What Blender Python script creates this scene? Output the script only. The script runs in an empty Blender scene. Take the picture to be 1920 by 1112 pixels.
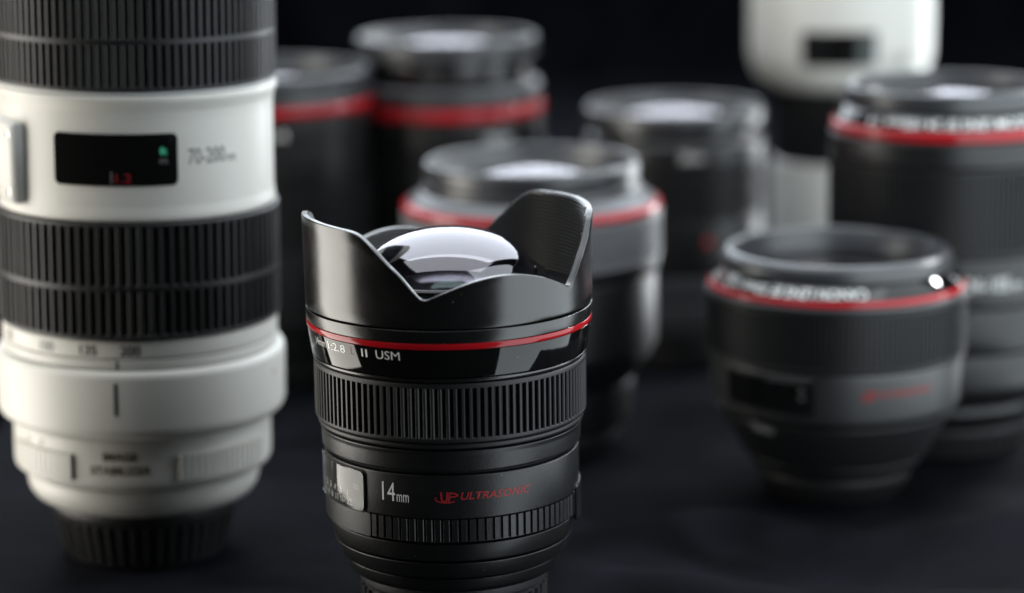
import bpy, math, random
from mathutils import Vector, Matrix, noise

scene = bpy.context.scene
col = scene.collection
MM = 0.001
R = math.radians
random.seed(7)

# ------------------------------------------------------------------ camera
cam_d = bpy.data.cameras.new('camera')
cam = bpy.data.objects.new('camera', cam_d)
col.objects.link(cam)
scene.camera = cam
cam_d.sensor_width = 36.0
cam_d.lens = 90.0
cam_d.clip_start = 0.02
cam_d.clip_end = 20.0
cam.matrix_world = (Matrix.Translation((0, 0, 0.246)) @ Matrix.Rotation(R(90 - 12.0), 4, 'X')
                    @ Matrix.Rotation(R(-0.8), 4, 'Z'))
cam_d.dof.use_dof = True
cam_d.dof.focus_distance = 0.690
cam_d.dof.aperture_fstop = 5.1
cam_d.dof.aperture_blades = 0

# ------------------------------------------------------------------ world and lamps
world = bpy.data.worlds.new('World')
scene.world = world
world.use_nodes = True
bg = world.node_tree.nodes['Background']
bg.inputs[0].default_value = (0.75, 0.86, 1.0, 1)
bg.inputs[1].default_value = 0.002


def area_lamp(name, loc, target, sx, sy, radiance, color=(1, 1, 1), shape='RECTANGLE', spread=180):
    d = bpy.data.lights.new(name, 'AREA')
    d.shape = shape
    d.size, d.size_y = sx, sy
    a = sx * sy if shape == 'RECTANGLE' else math.pi * sx * sy / 4
    d.energy = radiance * a * math.pi
    d.color = color
    d.spread = R(spread)
    o = bpy.data.objects.new(name, d)
    col.objects.link(o)
    o.location = loc
    o.rotation_euler = (Vector(target) - Vector(loc)).to_track_quat('-Z', 'Y').to_euler()
    return o


area_lamp('softbox_lamp', (0.355, 0.715, 0.10), (0.355 - 0.77, 0.715 + 0.64, 0.10), 0.61, 0.94, 2.4, (0.86, 0.95, 1.0))
area_lamp('kicker_lamp', (0.55, 1.45, 0.12), (0.0, 0.93, 0.08), 0.20, 0.60, 11.0, (0.92, 0.97, 1.0))
area_lamp('strip_lamp', (-0.47, 0.765, 0.05), (-0.05, 0.73, 0.06), 0.32, 0.78, 5.2, (1.0, 0.96, 0.88))
area_lamp('overhead_lamp', (0.05, 1.40, 0.76), (0.0, 0.75, 0.10), 1.30, 1.30, 4.2, (0.84, 0.92, 1.0))
area_lamp('top_lamp', (0.0, 0.67, 1.00), (0.0, 0.70, 0.10), 1.24, 0.66, 2.2, (0.88, 0.94, 1.0))
area_lamp('bulb_lamp', (0.80, 1.20, 0.55), (0.05, 0.85, 0.10), 0.05, 0.05, 420.0, (0.95, 0.97, 1.0), 'ELLIPSE')

scene.view_settings.view_transform = 'Standard'
scene.view_settings.look = 'None'
scene.view_settings.exposure = 0.0
scene.view_settings.gamma = 1.0
scene.render.engine = 'CYCLES'
scene.cycles.use_denoising = True
scene.cycles.max_bounces = 10
scene.cycles.transparent_max_bounces = 16
scene.cycles.sample_clamp_indirect = 8.0


# ------------------------------------------------------------------ materials
def mat(name, color, rough=0.4, metal=0.0, ior=1.5, bump=0.0, bump_scale=2500.0, vary=0.0,
        coat=0.0, coat_rough=0.05, smudge=0.0, sheen=0.0, dust=0.0):
    m = bpy.data.materials.new(name)
    m.use_nodes = True
    nt = m.node_tree
    p = nt.nodes['Principled BSDF']
    p.inputs['Base Color'].default_value = (*color, 1)
    p.inputs['Roughness'].default_value = rough
    p.inputs['Metallic'].default_value = metal
    p.inputs['IOR'].default_value = ior
    p.inputs['Coat Weight'].default_value = coat
    p.inputs['Coat Roughness'].default_value = coat_rough
    if sheen:
        p.inputs['Sheen Weight'].default_value = sheen
        p.inputs['Sheen Roughness'].default_value = 0.5
    tc = nt.nodes.new('ShaderNodeTexCoord')
    if bump:
        n = nt.nodes.new('ShaderNodeTexNoise')
        n.inputs['Scale'].default_value = bump_scale
        n.inputs['Detail'].default_value = 2.0
        nt.links.new(tc.outputs['Object'], n.inputs['Vector'])
        b = nt.nodes.new('ShaderNodeBump')
        b.inputs['Strength'].default_value = bump
        b.inputs['Distance'].default_value = 0.0002
        nt.links.new(n.outputs['Fac'], b.inputs['Height'])
        nt.links.new(b.outputs['Normal'], p.inputs['Normal'])
    if smudge:
        n2 = nt.nodes.new('ShaderNodeTexNoise')
        n2.inputs['Scale'].default_value = 90.0
        n2.inputs['Detail'].default_value = 6.0
        n2.inputs['Roughness'].default_value = 0.7
        nt.links.new(tc.outputs['Object'], n2.inputs['Vector'])
        mr = nt.nodes.new('ShaderNodeMapRange')
        mr.inputs['From Min'].default_value = 0.3
        mr.inputs['From Max'].default_value = 0.7
        mr.inputs['To Min'].default_value = max(0.0, rough - smudge)
        mr.inputs['To Max'].default_value = rough + smudge
        nt.links.new(n2.outputs['Fac'], mr.inputs['Value'])
        nt.links.new(mr.outputs['Result'], p.inputs['Roughness'])
    if dust:                            # sparse lint specks resting on the paint
        vo = nt.nodes.new('ShaderNodeTexVoronoi')
        vo.inputs['Scale'].default_value = 420.0
        nt.links.new(tc.outputs['Object'], vo.inputs['Vector'])
        lt = nt.nodes.new('ShaderNodeMath')
        lt.operation = 'LESS_THAN'
        lt.inputs[1].default_value = 0.055
        nt.links.new(vo.outputs['Distance'], lt.inputs[0])
        sx = nt.nodes.new('ShaderNodeSeparateColor')
        nt.links.new(vo.outputs['Color'], sx.inputs[0])
        gt = nt.nodes.new('ShaderNodeMath')
        gt.operation = 'GREATER_THAN'
        gt.inputs[1].default_value = 1.0 - dust
        nt.links.new(sx.outputs[0], gt.inputs[0])
        mu = nt.nodes.new('ShaderNodeMath')
        mu.operation = 'MULTIPLY'
        nt.links.new(lt.outputs[0], mu.inputs[0])
        nt.links.new(gt.outputs[0], mu.inputs[1])
        mx = nt.nodes.new('ShaderNodeMix')
        mx.data_type = 'RGBA'
        mx.inputs[6].default_value = (*color, 1)
        mx.inputs[7].default_value = (0.22, 0.22, 0.21, 1)
        nt.links.new(mu.outputs[0], mx.inputs[0])
        nt.links.new(mx.outputs[2], p.inputs['Base Color'])
    if vary:
        n3 = nt.nodes.new('ShaderNodeTexNoise')
        n3.inputs['Scale'].default_value = 60.0
        n3.inputs['Detail'].default_value = 5.0
        nt.links.new(tc.outputs['Object'], n3.inputs['Vector'])
        mx = nt.nodes.new('ShaderNodeMix')
        mx.data_type = 'RGBA'
        mx.inputs[6].default_value = (*[c * (1 - vary) for c in color], 1)
        mx.inputs[7].default_value = (*[min(1, c * (1 + vary)) for c in color], 1)
        nt.links.new(n3.outputs['Fac'], mx.inputs[0])
        nt.links.new(mx.outputs[2], p.inputs['Base Color'])
    return m


def glass_mat(name, ior, tint, rough=0.0):
    """A clear coated element: Fresnel mix of see-through and mirror reflection."""
    m = bpy.data.materials.new(name)
    m.use_nodes = True
    nt = m.node_tree
    nt.nodes.clear()
    out = nt.nodes.new('ShaderNodeOutputMaterial')
    mix = nt.nodes.new('ShaderNodeMixShader')
    tr = nt.nodes.new('ShaderNodeBsdfTransparent')
    gl = nt.nodes.new('ShaderNodeBsdfGlossy')
    fr = nt.nodes.new('ShaderNodeFresnel')
    tr.inputs['Color'].default_value = (0.97, 0.98, 0.98, 1)
    gl.inputs['Color'].default_value = (*tint, 1)
    gl.inputs['Roughness'].default_value = rough
    fr.inputs['IOR'].default_value = ior
    nt.links.new(fr.outputs[0], mix.inputs[0])
    nt.links.new(tr.outputs[0], mix.inputs[1])
    nt.links.new(gl.outputs[0], mix.inputs[2])
    nt.links.new(mix.outputs[0], out.inputs['Surface'])
    return m


M = {
    'barrel': mat('black_barrel_paint', (0.0065, 0.007, 0.0072), 0.36, bump=0.25, bump_scale=2600, smudge=0.05, ior=1.55, dust=0.35),
    'satin': mat('black_satin_paint', (0.008, 0.008, 0.008), 0.21, bump=0.09, bump_scale=4600, smudge=0.05, ior=1.75, dust=0.3),
    'gloss': mat('gloss_black', (0.005, 0.005, 0.005), 0.05, smudge=0.03, dust=0.25),
    'rubber': mat('black_rubber', (0.008, 0.0083, 0.0086), 0.45, bump=0.12, bump_scale=4000, vary=0.25),
    'pale_rubber': mat('pale_grey_rubber', (0.17, 0.175, 0.185), 0.42, bump=0.12, bump_scale=4000, vary=0.2),  # paler grey base colour than the other grip rubber
    'cap': mat('cap_plastic', (0.022, 0.022, 0.023), 0.45, bump=0.3, bump_scale=3000),
    'groove': mat('groove_black', (0.004, 0.004, 0.004), 0.7),
    'inner': mat('flocked_black', (0.006, 0.006, 0.0065), 0.34),
    'matte': mat('matte_barrel', (0.0075, 0.0082, 0.0088), 0.42, ior=1.95, bump=0.3, bump_scale=2600),
    'rim': mat('anodised_rim', (0.030, 0.032, 0.036), 0.34, bump=0.05, bump_scale=4000, ior=1.7),
    'red': mat('red_ring_paint', (0.38, 0.007, 0.012), 0.14, smudge=0.04),
    'white': mat('white_barrel_paint', (0.62, 0.61, 0.565), 0.40, bump=0.28, bump_scale=1900, vary=0.05),
    'grey_print': mat('grey_print', (0.17, 0.17, 0.165), 0.5),
    'dark_print': mat('dark_print', (0.02, 0.02, 0.02), 0.5),
    'white_print': mat('white_print', (0.82, 0.82, 0.80), 0.5, coat=1.0),
    'red_print': mat('red_print', (0.33, 0.012, 0.016), 0.5),
    'dim_red': mat('dim_red_print', (0.16, 0.01, 0.012), 0.3),
    'gold_print': mat('gold_print', (0.07, 0.05, 0.02), 0.4),
    'green_print': mat('green_print', (0.05, 0.55, 0.30), 0.5),
    'steel': mat('steel', (0.62, 0.62, 0.62), 0.25, metal=1.0),
    'grey_metal': mat('grey_plate', (0.55, 0.56, 0.55), 0.4, bump=0.1),
    'drum': mat('scale_drum', (0.03, 0.03, 0.03), 0.7),
    'window_black': mat('window_black', (0.006, 0.006, 0.006), 0.06),
    'dome': glass_mat('front_element_glass', 2.05, (0.99, 0.95, 1.0), 0.06),
    'inner_glass': glass_mat('inner_element_glass', 2.9, (0.90, 0.84, 1.0), 0.16),
    'green_glass': glass_mat('green_coated_glass', 2.2, (0.78, 0.95, 0.90), 0.12),
    'pane': glass_mat('window_pane', 1.5, (1, 1, 1), 0.02),
}


# ------------------------------------------------------------------ mesh helpers (all in mm)
BASE = 6.0      # heights below are measured from 6 mm under the table top


def attach(o, parent):
    o.parent = parent
    if parent is not None and parent.type == 'EMPTY':
        o.location.z = -BASE * MM


def obj(name, verts, faces, material, parent=None, sharp=32, scale=MM):
    me = bpy.data.meshes.new(name)
    me.from_pydata([(v[0] * scale, v[1] * scale, v[2] * scale) for v in verts], [], faces)
    me.materials.append(material)
    me.polygons.foreach_set('use_smooth', [True] * len(me.polygons))
    me.update()
    me.set_sharp_from_angle(angle=R(sharp))
    o = bpy.data.objects.new(name, me)
    col.objects.link(o)
    attach(o, parent)
    return o


def fillet(pts, rad):
    if rad <= 0:
        return pts
    out = [pts[0]]
    for i in range(1, len(pts) - 1):
        p, a, b = Vector(pts[i]), Vector(pts[i - 1]), Vector(pts[i + 1])
        u, v = a - p, b - p
        if u.length < 1e-6 or v.length < 1e-6:
            continue
        d = min(rad, 0.45 * u.length, 0.45 * v.length)
        p0, p2 = p + u.normalized() * d, p + v.normalized() * d
        for t in (0, 0.33, 0.67, 1):
            q = p0 * (1 - t) ** 2 + p * 2 * t * (1 - t) + p2 * t * t
            out.append((q.x, q.y))
    out.append(pts[-1])
    return out


def lathe(name, prof, material, parent, seg=128, rad=0.35, sharp=32):
    """prof runs bottom to top along the outside: (radius, height)."""
    prof = fillet(prof, rad)
    n = len(prof)
    v = []
    for k in range(seg):
        a = 2 * math.pi * k / seg
        s, c = math.sin(a), -math.cos(a)
        for r, z in prof:
            v.append((r * s, r * c, z))
    f = []
    for k in range(seg):
        k2 = (k + 1) % seg
        for i in range(n - 1):
            f.append((k * n + i, k2 * n + i, k2 * n + i + 1, k * n + i + 1))
    return obj(name, v, f, material, parent, sharp)


def gear(name, r0, r1, z0, z1, count, material, parent, duty=0.55, lip=0.6, taper=0.0):
    """A ring with moulded ridges: one mesh, ridge height r1 over grooves r0."""
    v, f = [], []
    angs = []
    st = 2 * math.pi / count
    for k in range(count):
        b = k * st
        for t, hi in ((0.0, 0), ((1 - duty) * 0.8, 0), (1 - duty, 1), (0.86 + 0.0, 1)):
            angs.append((b + t * st, hi))
    angs = [(b, h) for b, h in angs]
    rows = [(z0, 1, r0 - 1.5), (z0, 1, None), (z0 + lip, 1, None), (z0 + lip + 0.3, 0, None),
            (z1 - lip - 0.3, 0, None), (z1 - lip, 1, None), (z1, 1, None), (z1, 1, r0 - 1.5)]
    n = len(rows)
    for a, h in angs:
        s, c = math.sin(a), -math.cos(a)
        for z, flat, fixed in rows:
            tt = taper * (z1 - z) / (z1 - z0)
            r = fixed if fixed is not None else (r1 if (flat or h) else r0)
            r -= tt
            v.append((r * s, r * c, z))
    m = len(angs)
    for k in range(m):
        k2 = (k + 1) % m
        for i in range(n - 1):
            f.append((k * n + i, k2 * n + i, k2 * n + i + 1, k * n + i + 1))
    return obj(name, v, f, material, parent, 25)


def rib_mesh(r0, r1, w, z0, z1, ch):
    """Straight moulded rib, outward along -Y, chamfered top edges."""
    h = w / 2
    sec = [(-h, r0), (-h, r1 - ch), (-h + ch, r1), (h - ch, r1), (h, r1 - ch), (h, r0)]
    v = [(x, -r, z0) for x, r in sec] + [(x, -r, z1) for x, r in sec]
    f = [(i, i + 1, i + 7, i + 6) for i in range(5)] + [tuple(range(5, -1, -1)), tuple(range(6, 12))]
    return v, f


def ribs(parent, r0, r1, w, z0, z1, count, material, ch=0.25, az0=0, az1=360, flip=False, name='rib', stagger=0):
    v, f = rib_mesh(r0, r1, w, z0, z1, ch)
    first = obj(name, v, f, material, parent, 20)
    full = abs(az1 - az0 - 360) < 1e-6
    for k in range(count):
        o = first if k == 0 else first.copy()
        if k:
            col.objects.link(o)
            o.parent = parent
        t = (k / count) if full else (k / max(1, count - 1))
        o.rotation_euler = (0, 0, R(az0 + (az1 - az0) * t + stagger))


def cone_r(surf, z):
    if isinstance(surf, (int, float)):
        return surf
    (r0, z0), (r1, z1) = surf
    return r0 + (r1 - r0) * (z - z0) / (z1 - z0)


def patch(name, az0, az1, z0, z1, surf, thick, corner, material, parent, nseg=20, base=-0.4):
    """Rounded-corner panel wrapped on a barrel, standing proud by thick."""
    rm = cone_r(surf, (z0 + z1) / 2)
    w = R(az1 - az0) * rm
    us = []
    for i in range(7):
        us.append(corner * (1 - math.cos(i / 6 * math.pi / 2)))
    for i in range(1, nseg):
        us.append(corner + (w - 2 * corner) * i / nseg)
    us += [w - u for u in reversed(us[:7])]
    v, f = [], []
    for u in us:
        e = min(u, w - u)
        cut = 0 if e >= corner else corner - math.sqrt(max(0, corner ** 2 - (corner - e) ** 2))
        a = R(az0) + u / rm
        s, c = math.sin(a), -math.cos(a)
        lo, hi = z0 + cut, z1 - cut
        b = min(0.15, thick * 0.5)
        ring = [(cone_r(surf, lo) + base, lo), (cone_r(surf, lo) + thick - b, lo),
                (cone_r(surf, lo + b) + thick, lo + b), (cone_r(surf, hi - b) + thick, hi - b),
                (cone_r(surf, hi) + thick - b, hi), (cone_r(surf, hi) + base, hi)]
        for r, z in ring:
            v.append((r * s, r * c, z))
    m = len(us)
    for k in range(m - 1):
        for i in range(5):
            f.append((k * 6 + i, (k + 1) * 6 + i, (k + 1) * 6 + i + 1, k * 6 + i + 1))
    f.append((0, 1, 2, 3, 4, 5))
    k = (m - 1) * 6
    f.append((k + 5, k + 4, k + 3, k + 2, k + 1, k))
    return obj(name, v, f, material, parent, 30)


def text(parent, s, az, z, width, height, surf, material, flip=False, shear=0.0, off=0.07, bold=0.0,
         name='lettering', align='C', space=1.0):
    """Printed lettering wrapped on a barrel; az is the centre (C) or left end (L); z the baseline."""
    cu = bpy.data.curves.new('t', 'FONT')
    cu.body = s
    cu.size = 1.0
    cu.shear = shear
    cu.offset = bold
    cu.space_character = space
    cu.resolution_u = 3
    to = bpy.data.objects.new('t', cu)
    col.objects.link(to)
    dg = bpy.context.evaluated_depsgraph_get()
    me = bpy.data.meshes.new_from_object(to.evaluated_get(dg))
    bpy.data.objects.remove(to)
    xs = [v.co.x for v in me.vertices]
    ys = [v.co.y for v in me.vertices]
    x0, x1, y0, y1 = min(xs), max(xs), min(ys), max(ys)
    if width is None:
        width = height * (x1 - x0) / (y1 - y0)
    for v in me.vertices:
        x = (v.co.x - x0) / (x1 - x0) * width
        y = (v.co.y - y0) / (y1 - y0) * height
        if align == 'C':
            x -= width / 2
        if flip:
            x, y = -x, height - y
        zz = z + y
        r = cone_r(surf, zz) + off
        a = R(az) + x / cone_r(surf, z)
        v.co = (r * math.sin(a) * MM, -r * math.cos(a) * MM, zz * MM)
    me.materials.clear()
    me.materials.append(material)
    me.name = name
    o = bpy.data.objects.new(name, me)
    col.objects.link(o)
    attach(o, parent)
    return o


def thing(name, label, loc, group=None, rot=(0, 0, 0)):
    o = bpy.data.objects.new(name, None)
    o.empty_display_size = 0.02
    col.objects.link(o)
    o.location = (loc[0] * MM, loc[1] * MM, loc[2] * MM)
    o.rotation_euler = tuple(R(a) for a in rot)
    o['label'] = label
    o['category'] = 'camera lens'
    if group:
        o['group'] = group
    return o


def dome_prof(rad, base_r, z_apex, n=18):
    """Spherical cap listed from its rim up to the apex."""
    h = rad - math.sqrt(rad * rad - base_r * base_r)
    amax = math.asin(base_r / rad)
    return [(rad * math.sin(amax * (1 - i / n)) + (1e-4 if i == n else 0),
             z_apex - rad + rad * math.cos(amax * (1 - i / n))) for i in range(n + 1)]


def rear_cap(parent, r_top, r_bot, z1, count=44, seg=96):
    c = lathe('rear_cap', [(r_bot - 5, BASE + 0.02), (r_bot - 1.2, BASE + 0.02), (r_bot - 0.3, BASE + 1.2), (r_top - 0.4, z1 - 3.5),
                           (r_top + 0.6, z1 - 3.0), (r_top + 0.6, z1), (r_top - 3, z1)], M['cap'], parent, seg, 0.5)
    v, f = rib_mesh(0, 0.9, 1.7, 0, 1, 0.3)
    # ridges follow the cap's slope
    hgt = z1 - 6.3 - BASE
    h = 0.85
    sec = [(-h, -0.4), (-h, 0.35), (-h + 0.3, 0.75), (h - 0.3, 0.75), (h, 0.35), (h, -0.4)]
    vv = [(x, -(r_bot - 0.2 + d), BASE + 1.9) for x, d in sec] + [(x, -(r_top - 0.35 + d), BASE + 1.9 + hgt) for x, d in sec]
    first = obj('cap_rib', vv, f, M['cap'], c, 20)
    for k in range(count):
        o = first if k == 0 else first.copy()
        if k:
            col.objects.link(o)
            o.parent = c
        o.rotation_euler = (0, 0, 2 * math.pi * k / count)
    return c


def front_glass(parent, r, z_rim, sag=4.0, rad=60.0, inner=True):
    """Front element, the dark well under it and a second element below."""
    lathe('lens_well', [(r + 0.8, z_rim - 0.5), (r - 2, z_rim - 6), (r * 0.62, z_rim - 18), (0.01, z_rim - 19)][::-1],
          M['inner'], parent, 96, 0)
    lathe('front_element', dome_prof(rad, r, z_rim + sag), M['dome'], parent, 96, 0, 60)
    if inner:
        lathe('inner_element', dome_prof(rad * 0.55, r * 0.72, z_rim + sag - 5.0), M['inner_glass'], parent, 96, 0, 60)


# ------------------------------------------------------------------ setting: cloth table and backdrop
LENS_XY = [(-17.5, 694.3), (-117.7, 782.0), (108.3, 836.5), (7.5, 897.6), (-25.2, 1045.2), (-95.6, 1013.9),
           (67.1, 1036.0), (154.4, 896.8), (145.3, 1119.6)]


def cloth_mat():
    m = mat('black_cloth', (0.0036, 0.0041, 0.0058), 0.75)
    nt = m.node_tree
    p = nt.nodes['Principled BSDF']
    p.inputs['Specular IOR Level'].default_value = 0.025
    tc = nt.nodes.new('ShaderNodeTexCoord')
    w1 = nt.nodes.new('ShaderNodeTexWave')
    w2 = nt.nodes.new('ShaderNodeTexWave')
    for w, d in ((w1, 'X'), (w2, 'Y')):
        w.bands_direction = d
        w.inputs['Scale'].default_value = 620
        w.inputs['Distortion'].default_value = 0.6
        nt.links.new(tc.outputs['Object'], w.inputs['Vector'])
    ad = nt.nodes.new('ShaderNodeMath')
    nt.links.new(w1.outputs['Fac'], ad.inputs[0])
    nt.links.new(w2.outputs['Fac'], ad.inputs[1])
    b = nt.nodes.new('ShaderNodeBump')
    sheen_noise = nt.nodes.new('ShaderNodeTexNoise')  # bluish sheen patches of the cloth, painted into its base colour
    sheen_noise.inputs['Scale'].default_value = 16.0
    sheen_noise.inputs['Detail'].default_value = 4.0
    sheen_noise.inputs['Distortion'].default_value = 1.2
    nt.links.new(tc.outputs['Object'], sheen_noise.inputs['Vector'])
    ramp = nt.nodes.new('ShaderNodeValToRGB')
    ramp.color_ramp.elements[0].position = 0.36
    ramp.color_ramp.elements[0].color = (0.0020, 0.0024, 0.0032, 1)
    ramp.color_ramp.elements[1].position = 0.72
    ramp.color_ramp.elements[1].color = (0.0075, 0.0080, 0.0112, 1)
    nt.links.new(sheen_noise.outputs['Fac'], ramp.inputs['Fac'])
    nt.links.new(ramp.outputs['Color'], p.inputs['Base Color'])
    b.inputs['Strength'].default_value = 0.35
    b.inputs['Distance'].default_value = 0.0003
    nt.links.new(ad.outputs[0], b.inputs['Height'])
    nt.links.new(b.outputs['Normal'], p.inputs['Normal'])
    return m


CLOTH = cloth_mat()


def cloth_z(x, y):
    v = Vector((x * 0.0045 + 3.1, y * 0.011 + 0.7, 0.3))
    w = noise.noise(v) * 5 + noise.noise(v * 2.3) * 3.5
    fold = 0
    for (ox, oy, ang, wd, amp) in ((60, 780, 20, 16, 2.5), (40, 720, -28, 13, 2.2), (190, 790, 15, 18, 3.0),
                                   (140, 700, -18, 14, 2.0), (-90, 690, 24, 15, 2.0)):
        d = -(x - ox) * math.sin(R(ang)) + (y - oy) * math.cos(R(ang))
        t = (x - ox) * math.cos(R(ang)) + (y - oy) * math.sin(R(ang))
        fold += 4.5 * amp * math.exp(-(d / wd) ** 2) * math.exp(-(t / 95) ** 2)
    z = w + fold
    near = min(math.hypot(x - a, y - b) for a, b in LENS_XY)
    k = min(1, max(0, (near - 30) / 45))
    k = k * k * (3 - 2 * k)
    return z * k - 0.05


def grid(name, fn, nx, ny, material):
    v = [fn(i / nx, j / ny) for j in range(ny + 1) for i in range(nx + 1)]
    f = [(j * (nx + 1) + i, j * (nx + 1) + i + 1, (j + 1) * (nx + 1) + i + 1, (j + 1) * (nx + 1) + i)
         for j in range(ny) for i in range(nx)]
    o = obj(name, v, f, material, None, 180)
    o['kind'] = 'structure'
    return o


def over_edge(d):
    """Past the edge the cloth turns down over a rounded corner: (outward, down)."""
    if d <= 0:
        return d, 0.0
    rr = 9.0
    t = min(d / rr, math.pi / 2)
    return rr * math.sin(t), rr * (1 - math.cos(t)) + max(0.0, d - rr * math.pi / 2)


def table_pt(u, v):
    x, y = -330 + 710 * u, 500 + 1450 * v
    z = cloth_z(x, y)
    ex = (190 if x < 0 else 235)
    ox, dx = over_edge(abs(x) - ex)
    oy, dy = over_edge(640 - y)
    fx = math.copysign(ex + ox, x)
    fy = 640 - oy
    if dx + dy > 0:
        z = -0.05 - max(dx, dy)
    return (fx, fy, z)


def drop_pt(u, v):
    x = -1300 + 2600 * u
    return (x, 1990 + 22 * math.sin(x * 0.021) + 9 * math.sin(x * 0.057 + 1), -700 + 1100 * v)


grid('table_cloth', table_pt, 240, 320, CLOTH)
grid('backdrop', drop_pt, 160, 8, CLOTH)

GROUP = None
# ------------------------------------------------------------------ the wide-angle lens in front
L = thing('camera_lens', 'sharp black wide-angle lens in front with petal hood and bulging glass dome', (-17.5, 694.3, 0))
rear_cap(L, 26.0, 25.4, 28.0)
lathe('mount_flange', [(26, 28.2), (28.6, 28.2), (30.0, 29.6), (30.8, 32.6), (29, 32.9)], M['barrel'], L)
lathe('base_ring', [(29, 33.3), (31.9, 33.3), (33.4, 37.9), (31, 38.2)], M['barrel'], L)
lathe('lower_ring', [(31, 38.6), (33.6, 38.6), (34.6, 43.6), (33, 43.9)], M['barrel'], L)
lathe('barrel_core', [(20, 29), (29, 33), (30.5, 38.5), (32.5, 44), (34.0, 52), (34.2, 64), (35, 70), (36.2, 73), (36.2, 90), (37, 98), (38.2, 104)],
      M['groove'], L, 96, 0)
BR = 35.6
lathe('barrel', [(32, 44.3), (34.9, 44.3), (35.0, 51.0), (35.6, 51.2), (35.6, 63.2), (34, 63.5)], M['barrel'], L, 160)
k_band = lathe('ridge_band', [(34, 44.9), (35.12, 44.9), (35.12, 50.6), (34, 50.6)], M['groove'], L, 128, 0.05)
ribs(k_band, 34.6, 35.62, 1.75, 44.75, 50.9, 29, M['barrel'], 0.16, -35.5, 70)
patch('plain_band', -160, -37.6, 44.35, 51.1, 35.0, 0.6, 0.5, M['barrel'], L, 40)
patch('plain_band', 72.5, 160, 44.35, 51.1, 35.0, 0.6, 0.5, M['barrel'], L, 30)
sw = patch('switch_panel', 74, 106, 42.5, 52.5, 35.6, 0.45, 1.2, M['barrel'], L, 14)
lathe('neck_ring', [(34, 64.2), (35.6, 64.2), (36.1, 64.7), (36.25, 69.0), (36.6, 70.2), (35, 70.6)], M['barrel'], L, 160)
lathe('grip_lip', [(35, 70.9), (36.9, 70.9), (37.2, 71.6), (36.9, 72.4), (36, 72.5)], M['rubber'], L, 160)
fr = lathe('focus_ring', [(35, 72.7), (37.5, 72.7), (37.75, 73.2), (37.8, 74.0), (36.75, 74.3), (36.75, 87.3), (37.8, 87.6),
                          (37.8, 88.4), (37.5, 89.0), (36, 89.2)], M['rubber'], L, 160, 0.2)
ribs(fr, 36.6, 37.82, 1.15, 73.8, 87.8, 116, M['rubber'], 0.28)
lathe('grip_collar', [(36, 89.35), (37.7, 89.35), (38.05, 89.8), (38.05, 90.4), (37, 90.6)], M['satin'], L, 160, 0.2)
BAND = ((38.25, 90.8), (39.30, 98.5))
lathe('name_band', [(37, 90.75), (38.25, 90.8), (39.30, 98.5), (38, 98.55)], M['gloss'], L, 192, 0.15)
lathe('red_ring', [(38, 98.6), (39.5, 98.6), (39.62, 99.5), (39.55, 100.25), (38, 100.3)], M['red'], L, 192, 0.2)
lathe('hood_base', [(38, 100.35), (39.6, 100.4), (39.75, 103.7), (38.6, 103.9)], M['satin'], L, 192, 0.2)


def hood_top(phi):
    phi = (phi + 180) % 360 - 180
    a = abs(phi)
    if a > 90:
        a = 180 - a
    if a <= 32.5:
        return 111.6 + 6.3 * math.cos(a / 32.5 * math.pi / 2)
    tab = [(32.5, 111.6), (34, 112.4), (37.6, 115.2), (41.7, 118.4), (47.2, 121.7), (51, 124.2), (53.7, 125.9), (57, 127.7),
           (60, 128.7), (64, 129.2), (75, 129.5), (90, 129.7)]
    for (p, z), (q, y) in zip(tab, tab[1:]):
        if a <= q:
            t = (a - p) / (q - p)
            return z + (y - z) * t
    return 129.7


def hood():
    seg = 360
    tops = [hood_top(k - 24) for k in range(seg)]
    sm = [(tops[k - 2] + 2 * tops[k - 1] + 3 * tops[k] + 2 * tops[(k + 1) % seg] + tops[(k + 2) % seg]) / 9 for k in range(seg)]
    v, f = [], []
    fins = [107.0 + 0.52 * i for i in range(43)]
    rows = None
    for k in range(seg):
        a = R(k)
        s, c = math.sin(a), -math.cos(a)
        t = sm[k]
        ro = lambda z: 39.70 + 0.40 * (z - 104) / 26
        ring = [(38.6, 104.3), (39.62, 104.3), (39.74, 104.6)]
        for i in range(1, 9):
            z = 104.6 + (t - 0.45 - 104.6) * i / 8
            ring.append((ro(z), z))
        ring += [(ro(t) - 0.12, t - 0.15), (ro(t) - 0.34, t), (ro(t) - 1.65, t - 0.03), (ro(t) - 1.95, t - 0.3)]
        for i, z in enumerate(reversed(fins)):
            zz = min(z, t - 0.45 - 0.002 * (len(fins) - i) * 0 - 0.0005 * i)
            ring.append((ro(zz) - (1.95 if i % 2 else 2.3) if z < t - 0.5 else ro(zz) - 1.95, zz))
        ring += [(33.5, 106.0), (27.0, 110.2)]
        rows = len(ring)
        for r, z in ring:
            v.append((r * s, r * c, z))
    for k in range(seg):
        k2 = (k + 1) % seg
        for i in range(rows - 1):
            f.append((k * rows + i, k2 * rows + i, k2 * rows + i + 1, k * rows + i + 1))
    o = obj('petal_hood', v, f, M['satin'], L, 28)
    # inner wall is flocked
    o.data.materials.append(M['inner'])
    for p in o.data.polygons:
        i = p.index % (rows - 1)
        if i >= 14:
            p.material_index = 1
    return o


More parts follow.
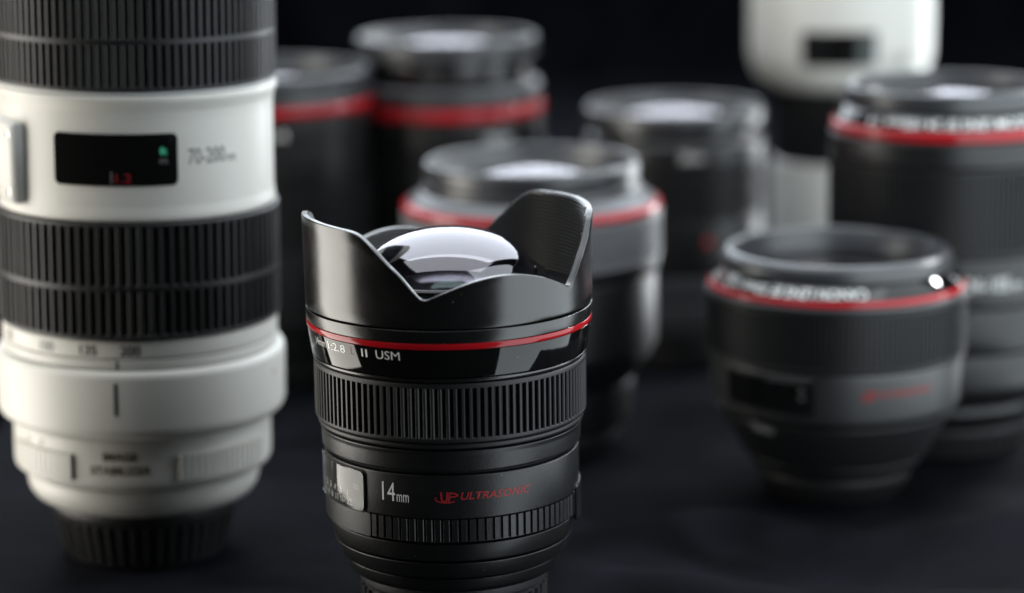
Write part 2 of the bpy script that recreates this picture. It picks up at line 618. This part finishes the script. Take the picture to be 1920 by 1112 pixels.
hood()
lathe('retaining_ring', [(27.6, 109.6), (27.4, 111.2), (26.6, 112.0), (24.6, 111.9), (24.0, 110.6)], M['gloss'], L, 128, 0.3)
lathe('lens_well', [(24.6, 111.0), (22, 105), (12, 98), (0.01, 97)][::-1], M['inner'], L, 96, 0)
ell = lambda a, h, z, n: [(a * math.cos(math.pi / 2 * i / n) + 1e-4, z + h * math.sin(math.pi / 2 * i / n)) for i in range(n + 1)]
lathe('front_element', ell(24.2, 13.2, 110.9, 30), M['dome'], L, 160, 0, 60)
lathe('inner_element', ell(20.5, 10.6, 108.6, 24), M['inner_glass'], L, 128, 0, 60)
lathe('inner_element', ell(13.0, 9.0, 105.0, 20), M['green_glass'], L, 128, 0, 60)
text(L, '14mm', -62.5, 95.45, 5.9, 2.15, BAND, M['white_print'], name='lettering')
text(L, '1:2.8', -50.0, 95.45, 7.6, 2.2, BAND, M['white_print'])
text(L, 'L', -40.4, 95.5, 1.2, 2.1, BAND, M['dim_red'])
text(L, 'II', -34.2, 95.45, 1.9, 2.2, BAND, M['white_print'])
text(L, 'USM', -23.6, 95.4, 7.0, 2.35, BAND, M['white_print'])
text(L, 'CANON LENS EF', -95, 95.45, 26, 2.15, BAND, M['white_print'])
text(L, '14', -30.7, 55.5, 4.0, 5.2, BR, M['white_print'], align='L')
text(L, 'mm', -23.5, 55.5, 3.5, 2.1, BR, M['white_print'], align='L')
text(L, 'ULTRASONIC', 4.9, 56.5, 20.2, 2.1, BR, M['red_print'], align='L', shear=0.25, bold=0.012)


def logo(parent, az, z, w, h, surf, material):
    """Swirl-and-letters emblem: an open ring under two slanted strokes."""
    v, f = [], []

    def stroke(pts, th):
        for (x0, y0), (x1, y1) in zip(pts, pts[1:]):
            d = Vector((x1 - x0, y1 - y0)).normalized() * th
            n = Vector((-d.y, d.x))
            b = len(v)
            for (x, y) in ((x0 + n.x, y0 + n.y), (x1 + n.x, y1 + n.y), (x1 - n.x, y1 - n.y), (x0 - n.x, y0 - n.y)):
                zz = z + y
                r = cone_r(surf, zz) + 0.07
                a = R(az) + x / cone_r(surf, z)
                v.append((r * math.sin(a), -r * math.cos(a), zz))
            f.append((b, b + 1, b + 2, b + 3))
    el = lambda a0, a1, rx, ry, cx, cy: [(cx + rx * math.cos(R(a)), cy + ry * math.sin(R(a))) for a in range(a0, a1 + 1, 12)]
    stroke(el(150, 318, 0.48 * w, 0.30 * h, 0.48 * w, 0.36 * h), 0.05 * h)
    stroke([(0.26 * w, h * 0.98), (0.28 * w, 0.5 * h)] + el(180, 360, 0.12 * w, 0.28 * h, 0.40 * w, 0.42 * h) + [(0.54 * w, h * 0.98)], 0.085 * h)
    stroke([(0.60 * w, 0.14 * h), (0.64 * w, 0.95 * h)], 0.075 * h)
    stroke([(0.64 * w, 0.90 * h), (0.84 * w, 0.86 * h), (1.0 * w, 0.70 * h)], 0.07 * h)
    stroke([(0.63 * w, 0.55 * h), (0.86 * w, 0.57 * h), (1.0 * w, 0.70 * h)], 0.06 * h)
    return obj('emblem', v, f, material, parent, 180)


logo(L, -6.2, 55.6, 6.2, 3.2, BR, M['red_print'])
wf = patch('window_frame', -86, -39.2, 50.7, 63.0, BR, 0.10, 1.5, M['groove'], L, 24)
wd = patch('distance_scale', -84.5, -40.6, 51.3, 62.4, BR, 0.20, 1.2, M['drum'], wf, 24)
pn = patch('window_pane', -85, -40.1, 51.15, 62.55, BR, 0.75, 1.4, M['pane'], wf, 24, base=0.55)
text(wd, 'm', -45.4, 56.8, 2.4, 1.7, BR, M['white_print'], off=0.3, bold=0.05)
for i, (a, s) in enumerate(((-51.5, '1'), (-57.5, '.5'), (-63, '.4'), (-68, '.3'), (-73, '.2'))):
    text(wd, s, a, 54.4, None, 1.8, BR, M['white_print'], off=0.3, bold=0.04)
for i, (a, s) in enumerate(((-50.3, '22'), (-56, '16'), (-61, '11'), (-66, '8'), (-71, '4'), (-76, '8'))):
    text(wd, s, a, 51.9, None, 1.8, BR, M['white_print'], off=0.3, bold=0.04)
lathe_pin = obj('release_pin', *(lambda rr, hh: (
    [(rr * math.cos(k * math.pi / 4), rr * math.sin(k * math.pi / 4), zz) for zz in (0, hh) for k in range(8)],
    [(k, (k + 1) % 8, 8 + (k + 1) % 8, 8 + k) for k in range(8)] + [tuple(range(7, -1, -1)), tuple(range(8, 16))]))(0.9, 2.0),
    M['steel'], L, 40)
lathe_pin.location = (28.6 * math.sin(R(62)) * MM, -28.6 * math.cos(R(62)) * MM, (30.0 - BASE) * MM)

# ------------------------------------------------------------------ the big white telephoto at the left
W = thing('camera_lens', 'tall white telephoto zoom lens at the left with two ribbed black grip rings', (-117.7, 782.0, 0), rot=(0, 1.2, 0))
rear_cap(W, 28.4, 25.6, 24.6)
lathe('mount_ring', [(28, 24.9), (31.0, 24.9), (34.0, 26.2), (35.6, 28.6), (36.2, 31.0), (36.2, 34.2), (35, 34.7)], M['white'], W, 160, 0.9)
lathe('lower_barrel', [(34, 35.2), (37.8, 35.3), (39.7, 36.4), (40.1, 38.0), (40.1, 51.5), (38, 51.8)], M['white'], W, 160, 0.5)
lathe('barrel_core', [(22, 25), (34, 32), (36, 36), (38.5, 50), (41.4, 56), (41.4, 118), (40.5, 122), (40.5, 154), (41, 215)], M['groove'], W, 96, 0)
for (a0, a1, n) in ((-62, -25.5, 13), (24, 70, 16)):
    for k in range(n):
        a = a0 + (a1 - a0) * k / (n - 1)
        patch('rib', a - 1.12, a + 1.12, 38.4, 46.6, 40.1, 1.2, 0.3, M['white'], W, 2)
for k, (t, zz, w, h) in enumerate((('IMAGE', 45.2, 10.5, 2.7), ('STABILIZER', 40.9, 18.6, 2.7))):
    text(W, t, -2.0, zz, w, h, 40.1, M['gold_print'], bold=0.03)
text(W, '2.5', -52, 47.4, 3.2, 2.0, 40.1, M['grey_print'])
text(W, '8', -42, 47.4, 1.4, 2.0, 40.1, M['grey_print'])
patch('index_mark', -62.5, -58.5, 39.8, 43.0, 40.1, 0.5, 0.2, M['red_print'], W, 3)
lathe('tripod_collar', [(40, 52.0), (41.6, 52.1), (43.9, 53.4), (44.7, 55.6), (44.8, 71.9), (44.0, 73.5), (42, 73.7)], M['white'], W, 192, 0.8)
patch('index_mark', -2.7, -1.3, 60.6, 70.4, 44.78, 0.1, 0.1, M['dark_print'], W, 2)
patch('orientation_dot', 71.6, 73, 66.6, 67.6, 44.78, 0.1, 0.4, M['red_print'], W, 2)
lathe('collar_seat', [(41, 73.9), (42.5, 74.0), (42.6, 76.9), (41, 77.0)], M['white'], W, 160, 0.3)
lathe('zoom_scale', [(41, 77.3), (42.55, 77.4), (42.6, 82.6), (41.5, 83.0)], M['white'], W, 160, 0.3)
patch('index_mark', -2.2, -1.2, 74.2, 76.8, 42.5, 0.12, 0.1, M['dark_print'], W, 2)
for a, t in ((-60, '70'), (-33, '100'), (-13.5, '135'), (3.7, '200')):
    text(W, t, a, 78.4, None, 3.1, 42.6, M['dark_print'] if a > -20 else M['grey_print'], bold=0.02)


def grip(name, z0, z1, zm, rb, rt, count):
    g = lathe(name, [(40, z0), (rt - 0.2, z0), (rt, z0 + 0.4), (rt, z0 + 1.0), (rb, z0 + 1.4), (rb, zm - 1.1), (rt - 0.15, zm - 0.9),
                     (rt - 0.15, zm + 0.9), (rb, zm + 1.1), (rb, z1 - 1.4), (rt, z1 - 1.0), (rt, z1 - 0.4), (rt - 0.2, z1), (40, z1)],
              M['rubber'], W, 160, 0.2)
    ribs(g, rb - 0.2, rt + 0.02, 1.45, z0 + 0.9, zm - 0.7, count, M['rubber'], 0.35)
    ribs(g, rb - 0.2, rt + 0.02, 1.45, zm + 0.7, z1 - 0.9, count, M['rubber'], 0.35)
    return g


grip('zoom_ring', 83.3, 118.2, 98.6, 42.1, 43.5, 88)
lathe('middle_barrel', [(41, 118.5), (42.2, 118.5), (42.45, 119.6), (42.3, 121.0), (42.0, 123), (41.9, 148), (42.1, 151.0), (42.8, 153.2),
                        (43.1, 154.2), (43.1, 155.6), (42, 155.9)], M['white'], W, 192, 0.6)
lathe('trim_line', [(42, 156.0), (42.7, 156.1), (42.75, 156.9), (42, 157.0)], M['grey_metal'], W, 160, 0.1)
grip('focus_ring', 157.1, 199.5, 171.5, 41.7, 43.0, 104)
lathe('front_barrel', [(41, 199.8), (42.6, 199.8), (43.2, 203), (43.9, 212), (43.9, 219), (41, 219.4), (39.5, 218)], M['white'], W, 160, 0.5)
front_glass(W, 37.5, 211, 5, 80)
MB = 41.95
wf = patch('window_frame', -26.6, 24.4, 129.3, 144.8, MB, 0.35, 1.6, M['window_black'], W, 30)
text(wf, 'ft', 18.6, 138.4, 2.2, 2.4, MB, M['green_print'], off=0.42, bold=0.02)
text(wf, 'm', 18.6, 135.8, 2.2, 1.5, MB, M['grey_print'], off=0.42)
patch('scale_mark', -2.4, -1.9, 130.0, 133.6, MB + 0.36, 0.05, 0.1, M['grey_print'], wf, 2)
text(wf, '1.2', 2.6, 130.4, 4.6, 2.6, MB, M['red_print'], off=0.42)
text(W, '70-200', 37.5, 135.0, 12.6, 4.8, MB, M['grey_print'], bold=0.01)
text(W, 'mm', 49.5, 135.0, 3.6, 1.9, MB, M['grey_print'])


def box(name, cx, cy, cz, sx, sy, sz, material, parent, ch=0.6):
    """Chamfered block."""
    v, f = [], []
    hx, hy, hz = sx / 2, sy / 2, sz / 2
    lay = []
    for z, i in ((-hz, ch), (-hz + ch, 0), (hz - ch, 0), (hz, ch)):
        x, y = hx - i, hy - i
        c2 = ch
        lay.append([(-x + c2, -y), (x - c2, -y), (x, -y + c2), (x, y - c2), (x - c2, y), (-x + c2, y), (-x, y - c2), (-x, -y + c2)])
        v += [(cx + p, cy + q, cz + z) for p, q in lay[-1]]
    for l in range(3):
        for k in range(8):
            k2 = (k + 1) % 8
            f.append((l * 8 + k, l * 8 + k2, l * 8 + 8 + k2, l * 8 + 8 + k))
    f.append(tuple(range(7, -1, -1)))
    f.append(tuple(range(24, 32)))
    return obj(name, v, f, material, parent, 60)


sp = box('switch_plate', 0, -41.8, 134.2, 26.0, 4.0, 24.4, M['grey_metal'], W, 0.7)
face = box('plate_face', 0, -43.9, 134.2, 24.6, 0.5, 22.8, M['white'], sp, 0.2)
for sx in (-1, 1):
    for sz in (-1, 1):
        b = len(sp.children)
        vv, ff = [], []
        for ring, (rr, yy) in enumerate(((1.5, -44.0), (1.5, -44.4), (1.2, -44.6), (0.55, -44.6), (0.5, -44.25))):
            vv += [(sx * 10.2 + rr * math.cos(k * math.pi / 6), yy, 134.2 + sz * 8.6 + rr * math.sin(k * math.pi / 6)) for k in range(12)]
        for ring in range(4):
            ff += [(ring * 12 + k, ring * 12 + (k + 1) % 12, ring * 12 + 12 + (k + 1) % 12, ring * 12 + 12 + k) for k in range(12)]
        ff.append(tuple(range(48, 60)))
        obj('screw', vv, ff, M['steel'], sp, 40)
sp.rotation_euler = (0, 0, R(-61))

# ------------------------------------------------------------------ standard lens at the right, slightly out of focus
F_ = thing('camera_lens', 'squat black lens at the right with red ring, tapering to its base', (108.3, 836.5, 0))
rear_cap(F_, 25.0, 22.2, 16.0, 40)
lathe('mount_ring', [(24, 16.3), (27.4, 16.3), (28.4, 17.4), (30.4, 20.8), (29.5, 21.0)], M['matte'], F_)
lathe('lower_barrel', [(29, 21.3), (31.2, 21.4), (33.6, 26.0), (39.4, 36.2), (37.5, 36.8)], M['matte'], F_)
lathe('barrel_core', [(20, 15), (28, 20), (38, 38), (40, 45), (41, 78), (37, 84)], M['groove'], F_, 96, 0)
lathe('barrel', [(39, 38.4), (40.6, 38.6), (41.4, 40.6), (42.2, 54.4), (42.0, 55.4), (41, 55.6)], M['matte'], F_, 160, 0.6)
gear('ridge_band', 40.7, 41.75, 39.4, 45.6, 110, M['matte'], F_, lip=0.3, taper=0.4)
gear('focus_ring', 42.7, 43.4, 56.4, 75.6, 150, M['rubber'], F_, lip=0.9)
lathe('grip_lip', [(42, 55.7), (43.0, 55.8), (43.2, 56.2), (42, 56.3)], M['satin'], F_, 128, 0.1)
lathe('shoulder_ring', [(42, 75.8), (43.2, 75.9), (43.3, 76.8), (42.9, 77.4), (42, 77.5)], M['rim'], F_, 160, 0.3)
lathe('red_ring', [(42, 77.6), (42.85, 77.6), (42.9, 78.6), (42.3, 79.6), (41, 79.8)], M['red'], F_, 160, 0.3)
NR = ((42.1, 79.8), (38.4, 84.0))
lathe('name_band', [(41, 79.75), (42.1, 79.85), (38.4, 84.0), (37, 84.05)], M['gloss'], F_, 160, 0.1)
lathe('filter_rim', [(36.8, 84.1), (38.6, 84.3), (38.7, 86.0), (37.9, 88.4), (36.6, 89.8), (35.4, 90.1), (34.4, 89.6), (33.2, 87.6), (31.9, 85.0), (31.2, 83.5), (30.9, 81)],
      M['rim'], F_, 160, 0.35)
front_glass(F_, 30.8, 81.0, 3.2, 90)
text(F_, 'CANON LENS EF 50mm 1:1.2', -31, 80.35, 55, 2.9, NR, M['white_print'], flip=True, bold=0.012)
text(F_, 'L', -73, 80.35, 1.8, 2.9, NR, M['red_print'], flip=True)
text(F_, 'USM', -82, 80.35, 7, 2.9, NR, M['white_print'], flip=True)
FB = ((41.4, 40.6), (42.2, 54.4))
text(F_, 'ULTRASONIC', 12.5, 47.9, 20, 2.1, FB, M['red_print'], align='L', shear=0.25, bold=0.012)
logo(F_, 3.5, 47.0, 6.2, 3.4, FB, M['red_print'])
wf = patch('window_frame', -62, -16, 42.0, 54.4, FB, 1.0, 1.4, M['satin'], F_, 24)
patch('window_pane', -60, -18.5, 43.4, 53.2, ((41.5, 40.6), (42.3, 54.4)), 1.1, 1.2, M['window_black'], wf, 24)
text(wf, 'ft', -21.5, 49.4, 1.8, 1.8, 43.2, M['grey_print'])
text(wf, 'm', -21.5, 47.0, 1.8, 1.3, 43.2, M['grey_print'])
text(F_, '50mm', -45, 33.2, 8, 3.6, ((37.6, 33), (39.7, 36.8)), M['white_print'])

# ------------------------------------------------------------------ portrait lens behind the wide-angle
P_ = thing('camera_lens', 'blurred stout black lens with red ring directly behind the petal hood', (7.5, 897.6, 0))
rear_cap(P_, 31.0, 28.6, 16.0, 44)
lathe('mount_ring', [(29, 16.3), (33.6, 16.4), (34.8, 18.5), (36.2, 32.6), (35, 33.0)], M['barrel'], P_)
lathe('lower_barrel', [(34, 33.3), (36.8, 33.5), (43.0, 43.6), (42, 44.0)], M['barrel'], P_)
lathe('barrel_core', [(28, 17), (34, 32), (42, 44), (43, 94), (37, 104)], M['groove'], P_, 96, 0)
lathe('barrel', [(42, 44.4), (44.0, 44.6), (44.4, 46), (44.4, 71.8), (43, 72.2)], M['barrel'], P_, 160, 0.6)
gear('focus_ring', 45.4, 46.2, 77.6, 93.6, 150, M['pale_rubber'], P_, lip=1.0)
lathe('grip_lip', [(43, 72.5), (45.2, 72.6), (45.7, 77.0), (44, 77.4)], M['barrel'], P_, 128, 0.3)
lathe('red_ring', [(44, 94.2), (46.0, 94.3), (45.8, 96.4), (44.6, 97.0), (43, 97.1)], M['red'], P_, 160, 0.3)
lathe('name_band', [(43, 97.2), (44.2, 97.3), (39.6, 100.8), (38, 100.9)], M['rim'], P_, 160, 0.2)
text(P_, 'CANON LENS EF 85mm 1:1.2 L', 200, 97.9, 56, 2.2, ((44.0, 97.45), (39.6, 100.8)), M['white_print'], flip=True)
lathe('neck_ring', [(37, 101.1), (38.6, 101.2), (38.2, 103.6), (37, 104.0)], M['rim'], P_, 160, 0.3)
lathe('filter_rim', [(37, 104.2), (38.1, 104.4), (38.4, 109.6), (37.8, 110.7), (36.9, 111.1), (36.1, 110.7), (35.8, 109.8), (35.0, 106.5), (33.6, 105.0), (33.0, 103)],
      M['rim'], P_, 160, 0.4)
front_glass(P_, 33.2, 103.6, 5.2, 62)


# ------------------------------------------------------------------ far, strongly blurred lenses
def far_lens(label, loc, secs, glass, cap):
    o = thing('camera_lens', label, loc)
    rear_cap(o, *cap)
    for s in secs:
        kind = s[0]
        if kind == 'gear':
            _, name, r0, r1, z0, z1, n = s
            gear(name, r0, r1, z0, z1, n, M['rubber'], o, lip=1.0)
        else:
            _, name, prof, m = s
            lathe(name, prof, M[m], o, 128, 0.5)
    if glass:
        front_glass(o, *glass)
    return o


def rim(r, z0, z1, wall=3.0, depth=7.0):
    return [(r - wall, z0), (r - 0.3, z0 + 0.1), (r, z0 + 0.6), (r, z1 - 1.2), (r - 0.7, z1 - 0.3), (r - 1.4, z1), (r - 2.1, z1 - 0.4),
            (r - 2.4, z1 - 1.4), (r - wall, z1 - depth * 0.7), (r - wall - 1.2, z1 - depth)]


B3 = far_lens('blurred black lens with red ring half hidden behind the tall white lens', (-95.6, 1013.9, 0), [
    ('l', 'mount_ring', [(28, 18.3), (33, 18.4), (35, 24), (34, 26.8)], 'barrel'),
    ('l', 'lower_barrel', [(33, 27.0), (37.4, 27.2), (39.4, 32), (39.4, 62), (38, 62.4)], 'barrel'),
    ('gear', 'focus_ring', 38.9, 39.8, 63, 88, 120),
    ('l', 'upper_barrel', [(38, 88.6), (39.6, 88.8), (39.6, 104), (40.6, 115.4), (39, 115.8)], 'barrel'),
    ('l', 'red_ring', [(39, 115.9), (41.2, 116), (41.3, 118.6), (40.5, 119.4), (39, 119.6)], 'red'),
    ('l', 'name_band', [(39, 119.7), (40.6, 119.8), (39.9, 123.4), (38.5, 123.7)], 'rim'),
    ('l', 'filter_rim', rim(40.6, 123.9, 131.2, 3.2, 6), 'rim')], (36.6, 124.8, 3, 110), (31, 29, 18, 40))
text(B3, '1:4', 8, 107, 9, 4.0, ((39.6, 104), (40.6, 115.4)), M['white_print'])

B4 = far_lens('blurred tall black lens with a wide red ring and stepped front, at the back', (-25.2, 1045.2, 0), [
    ('l', 'mount_ring', [(28, 18.3), (33, 18.4), (35, 26), (34, 28.8)], 'barrel'),
    ('l', 'lower_barrel', [(33, 29.0), (37.0, 29.2), (38.6, 34), (38.6, 58), (37, 58.4)], 'barrel'),
    ('gear', 'focus_ring', 38.2, 39.2, 59, 96, 120),
    ('l', 'upper_barrel', [(37, 96.6), (38.9, 96.8), (39.0, 108.2), (38, 108.5)], 'barrel'),
    ('l', 'red_ring', [(38, 108.6), (39.3, 108.7), (39.3, 112.0), (38.6, 113.2), (37, 113.3)], 'red'),
    ('l', 'name_band', [(36, 113.4), (38.2, 113.6), (38.2, 120.2), (37.0, 121.2), (34, 121.4)], 'rim'),
    ('l', 'neck_ring', [(33, 121.6), (34.6, 121.8), (34.8, 131.6), (33, 131.8)], 'satin'),
    ('l', 'filter_rim', rim(36.9, 132, 139.8, 3, 5), 'rim')], (32.9, 134.9, 3.6, 95), (31, 29, 18, 40))
text(B4, '100mm', 32, 99.5, 12, 4.0, 38.95, M['white_print'])

B6 = far_lens('blurred plain black lens without a red ring at the back centre', (67.1, 1036.0, 0), [
    ('l', 'mount_ring', [(28, 16.3), (33, 16.4), (34.4, 18), (34.4, 24), (33, 24.6)], 'barrel'),
    ('l', 'lower_barrel', [(32, 25.0), (34.6, 25.2), (35.2, 28), (35.2, 34), (34, 34.6)], 'rim'),
    ('l', 'silver_band', [(33, 34.9), (35.8, 35.0), (36.0, 45.5), (34.5, 45.8)], 'rim'),
    ('l', 'barrel', [(34, 46.2), (36.2, 46.4), (36.4, 68), (35, 68.4)], 'barrel'),
    ('gear', 'focus_ring', 35.9, 36.7, 69, 90, 110),
    ('l', 'upper_barrel', [(35, 90.5), (36.6, 90.7), (36.4, 98.0), (34, 100.8), (32, 101.0)], 'barrel'),
    ('l', 'neck_ring', [(31, 101.1), (32.8, 101.3), (33.0, 103.7), (32, 103.9)], 'satin'),
    ('l', 'filter_rim', rim(36.2, 104.1, 111.2, 3, 4.5), 'rim')], (32.2, 106.9, 3.4, 80), (30, 28, 16, 40))
patch('index_dot', 16, 21, 58, 62, 36.3, 0.3, 1.5, M['red_print'], B6, 4)
text(B6, '28mm', 8, 92.5, 10, 4, 36.6, M['white_print'])

B8 = far_lens('tall black zoom lens cut by the right edge, red ring under white front lettering', (154.4, 896.8, 0), [
    ('l', 'mount_ring', [(28, 18.3), (33, 18.4), (35, 24), (34, 26.8)], 'barrel'),
    ('l', 'lower_barrel', [(33, 27.0), (37.4, 27.2), (39.8, 34), (39.8, 46), (38, 46.4)], 'barrel'),
    ('l', 'scale_ring', [(38, 46.8), (40.2, 47.0), (40.6, 52), (40.6, 62.4), (39, 62.8)], 'barrel'),
    ('l', 'middle_barrel', [(39, 63.2), (41.2, 63.4), (41.2, 80), (40, 80.4)], 'barrel'),
    ('gear', 'focus_ring', 40.3, 41.3, 81, 111, 130),
    ('l', 'upper_barrel', [(39, 111.6), (41.0, 111.8), (40.8, 120.0), (39, 120.4)], 'barrel'),
    ('l', 'red_ring', [(39, 120.5), (40.5, 120.6), (40.4, 123.6), (39.6, 124.2), (38, 124.3)], 'red'),
    ('l', 'name_band', [(38, 124.4), (39.4, 124.5), (36.2, 129.2), (34, 129.3)], 'gloss'),
    ('l', 'filter_rim', rim(35.7, 129.5, 136.4, 2.6, 6), 'rim')], (32.0, 130.6, 3.4, 80), (31, 29, 18, 40))
text(B8, 'ZOOM LENS EF 24-105mm 1:4', -8, 125.0, 62, 3.1, ((39.3, 124.6), (36.2, 129.2)), M['white_print'], flip=True, bold=0.01)
text(B8, '24-105', 12, 69.0, 16, 5.0, 41.2, M['white_print'])
text(B8, 'mm', 28, 69.0, 4, 2.6, 41.2, M['white_print'])

# white telephoto far behind
B9 = thing('camera_lens', 'strongly blurred white telephoto lens at the back with a small black window', (145.3, 1119.6, 0))
rear_cap(B9, 26.5, 25.6, 22, 40)
lathe('lower_barrel', [(25, 22.3), (28, 22.5), (29.8, 27), (30.1, 34), (30.1, 75.0), (28, 75.4)], M['white'], B9, 128, 0.8)
gear('zoom_ring', 28.0, 28.9, 75.8, 106.6, 80, M['rubber'], B9)
lathe('middle_barrel', [(27, 107.0), (30.2, 107.2), (34.2, 109.0), (37.4, 113), (39.4, 119.5), (39.8, 125), (39.8, 156), (38, 156.6)],
      M['white'], B9, 128, 2.0)
gear('focus_ring', 38.5, 39.6, 157, 192, 90, M['rubber'], B9)
lathe('front_barrel', [(38, 192.5), (39.8, 192.8), (40.0, 208), (38, 208.6), (36.5, 208), (35, 201)], M['white'], B9, 128, 0.6)
front_glass(B9, 34.8, 201, 4, 90)
wf = patch('window_frame', -31, 15, 119.6, 134.6, ((39.4, 119.5), (39.8, 125)), 0.5, 1.6, M['window_black'], B9, 20)
text(wf, 'ft', 8, 126, 2, 2.2, 39.8, M['green_print'], off=0.66)
text(B9, '70-300', 32, 120, 13, 4.2, 39.8, M['grey_print'])
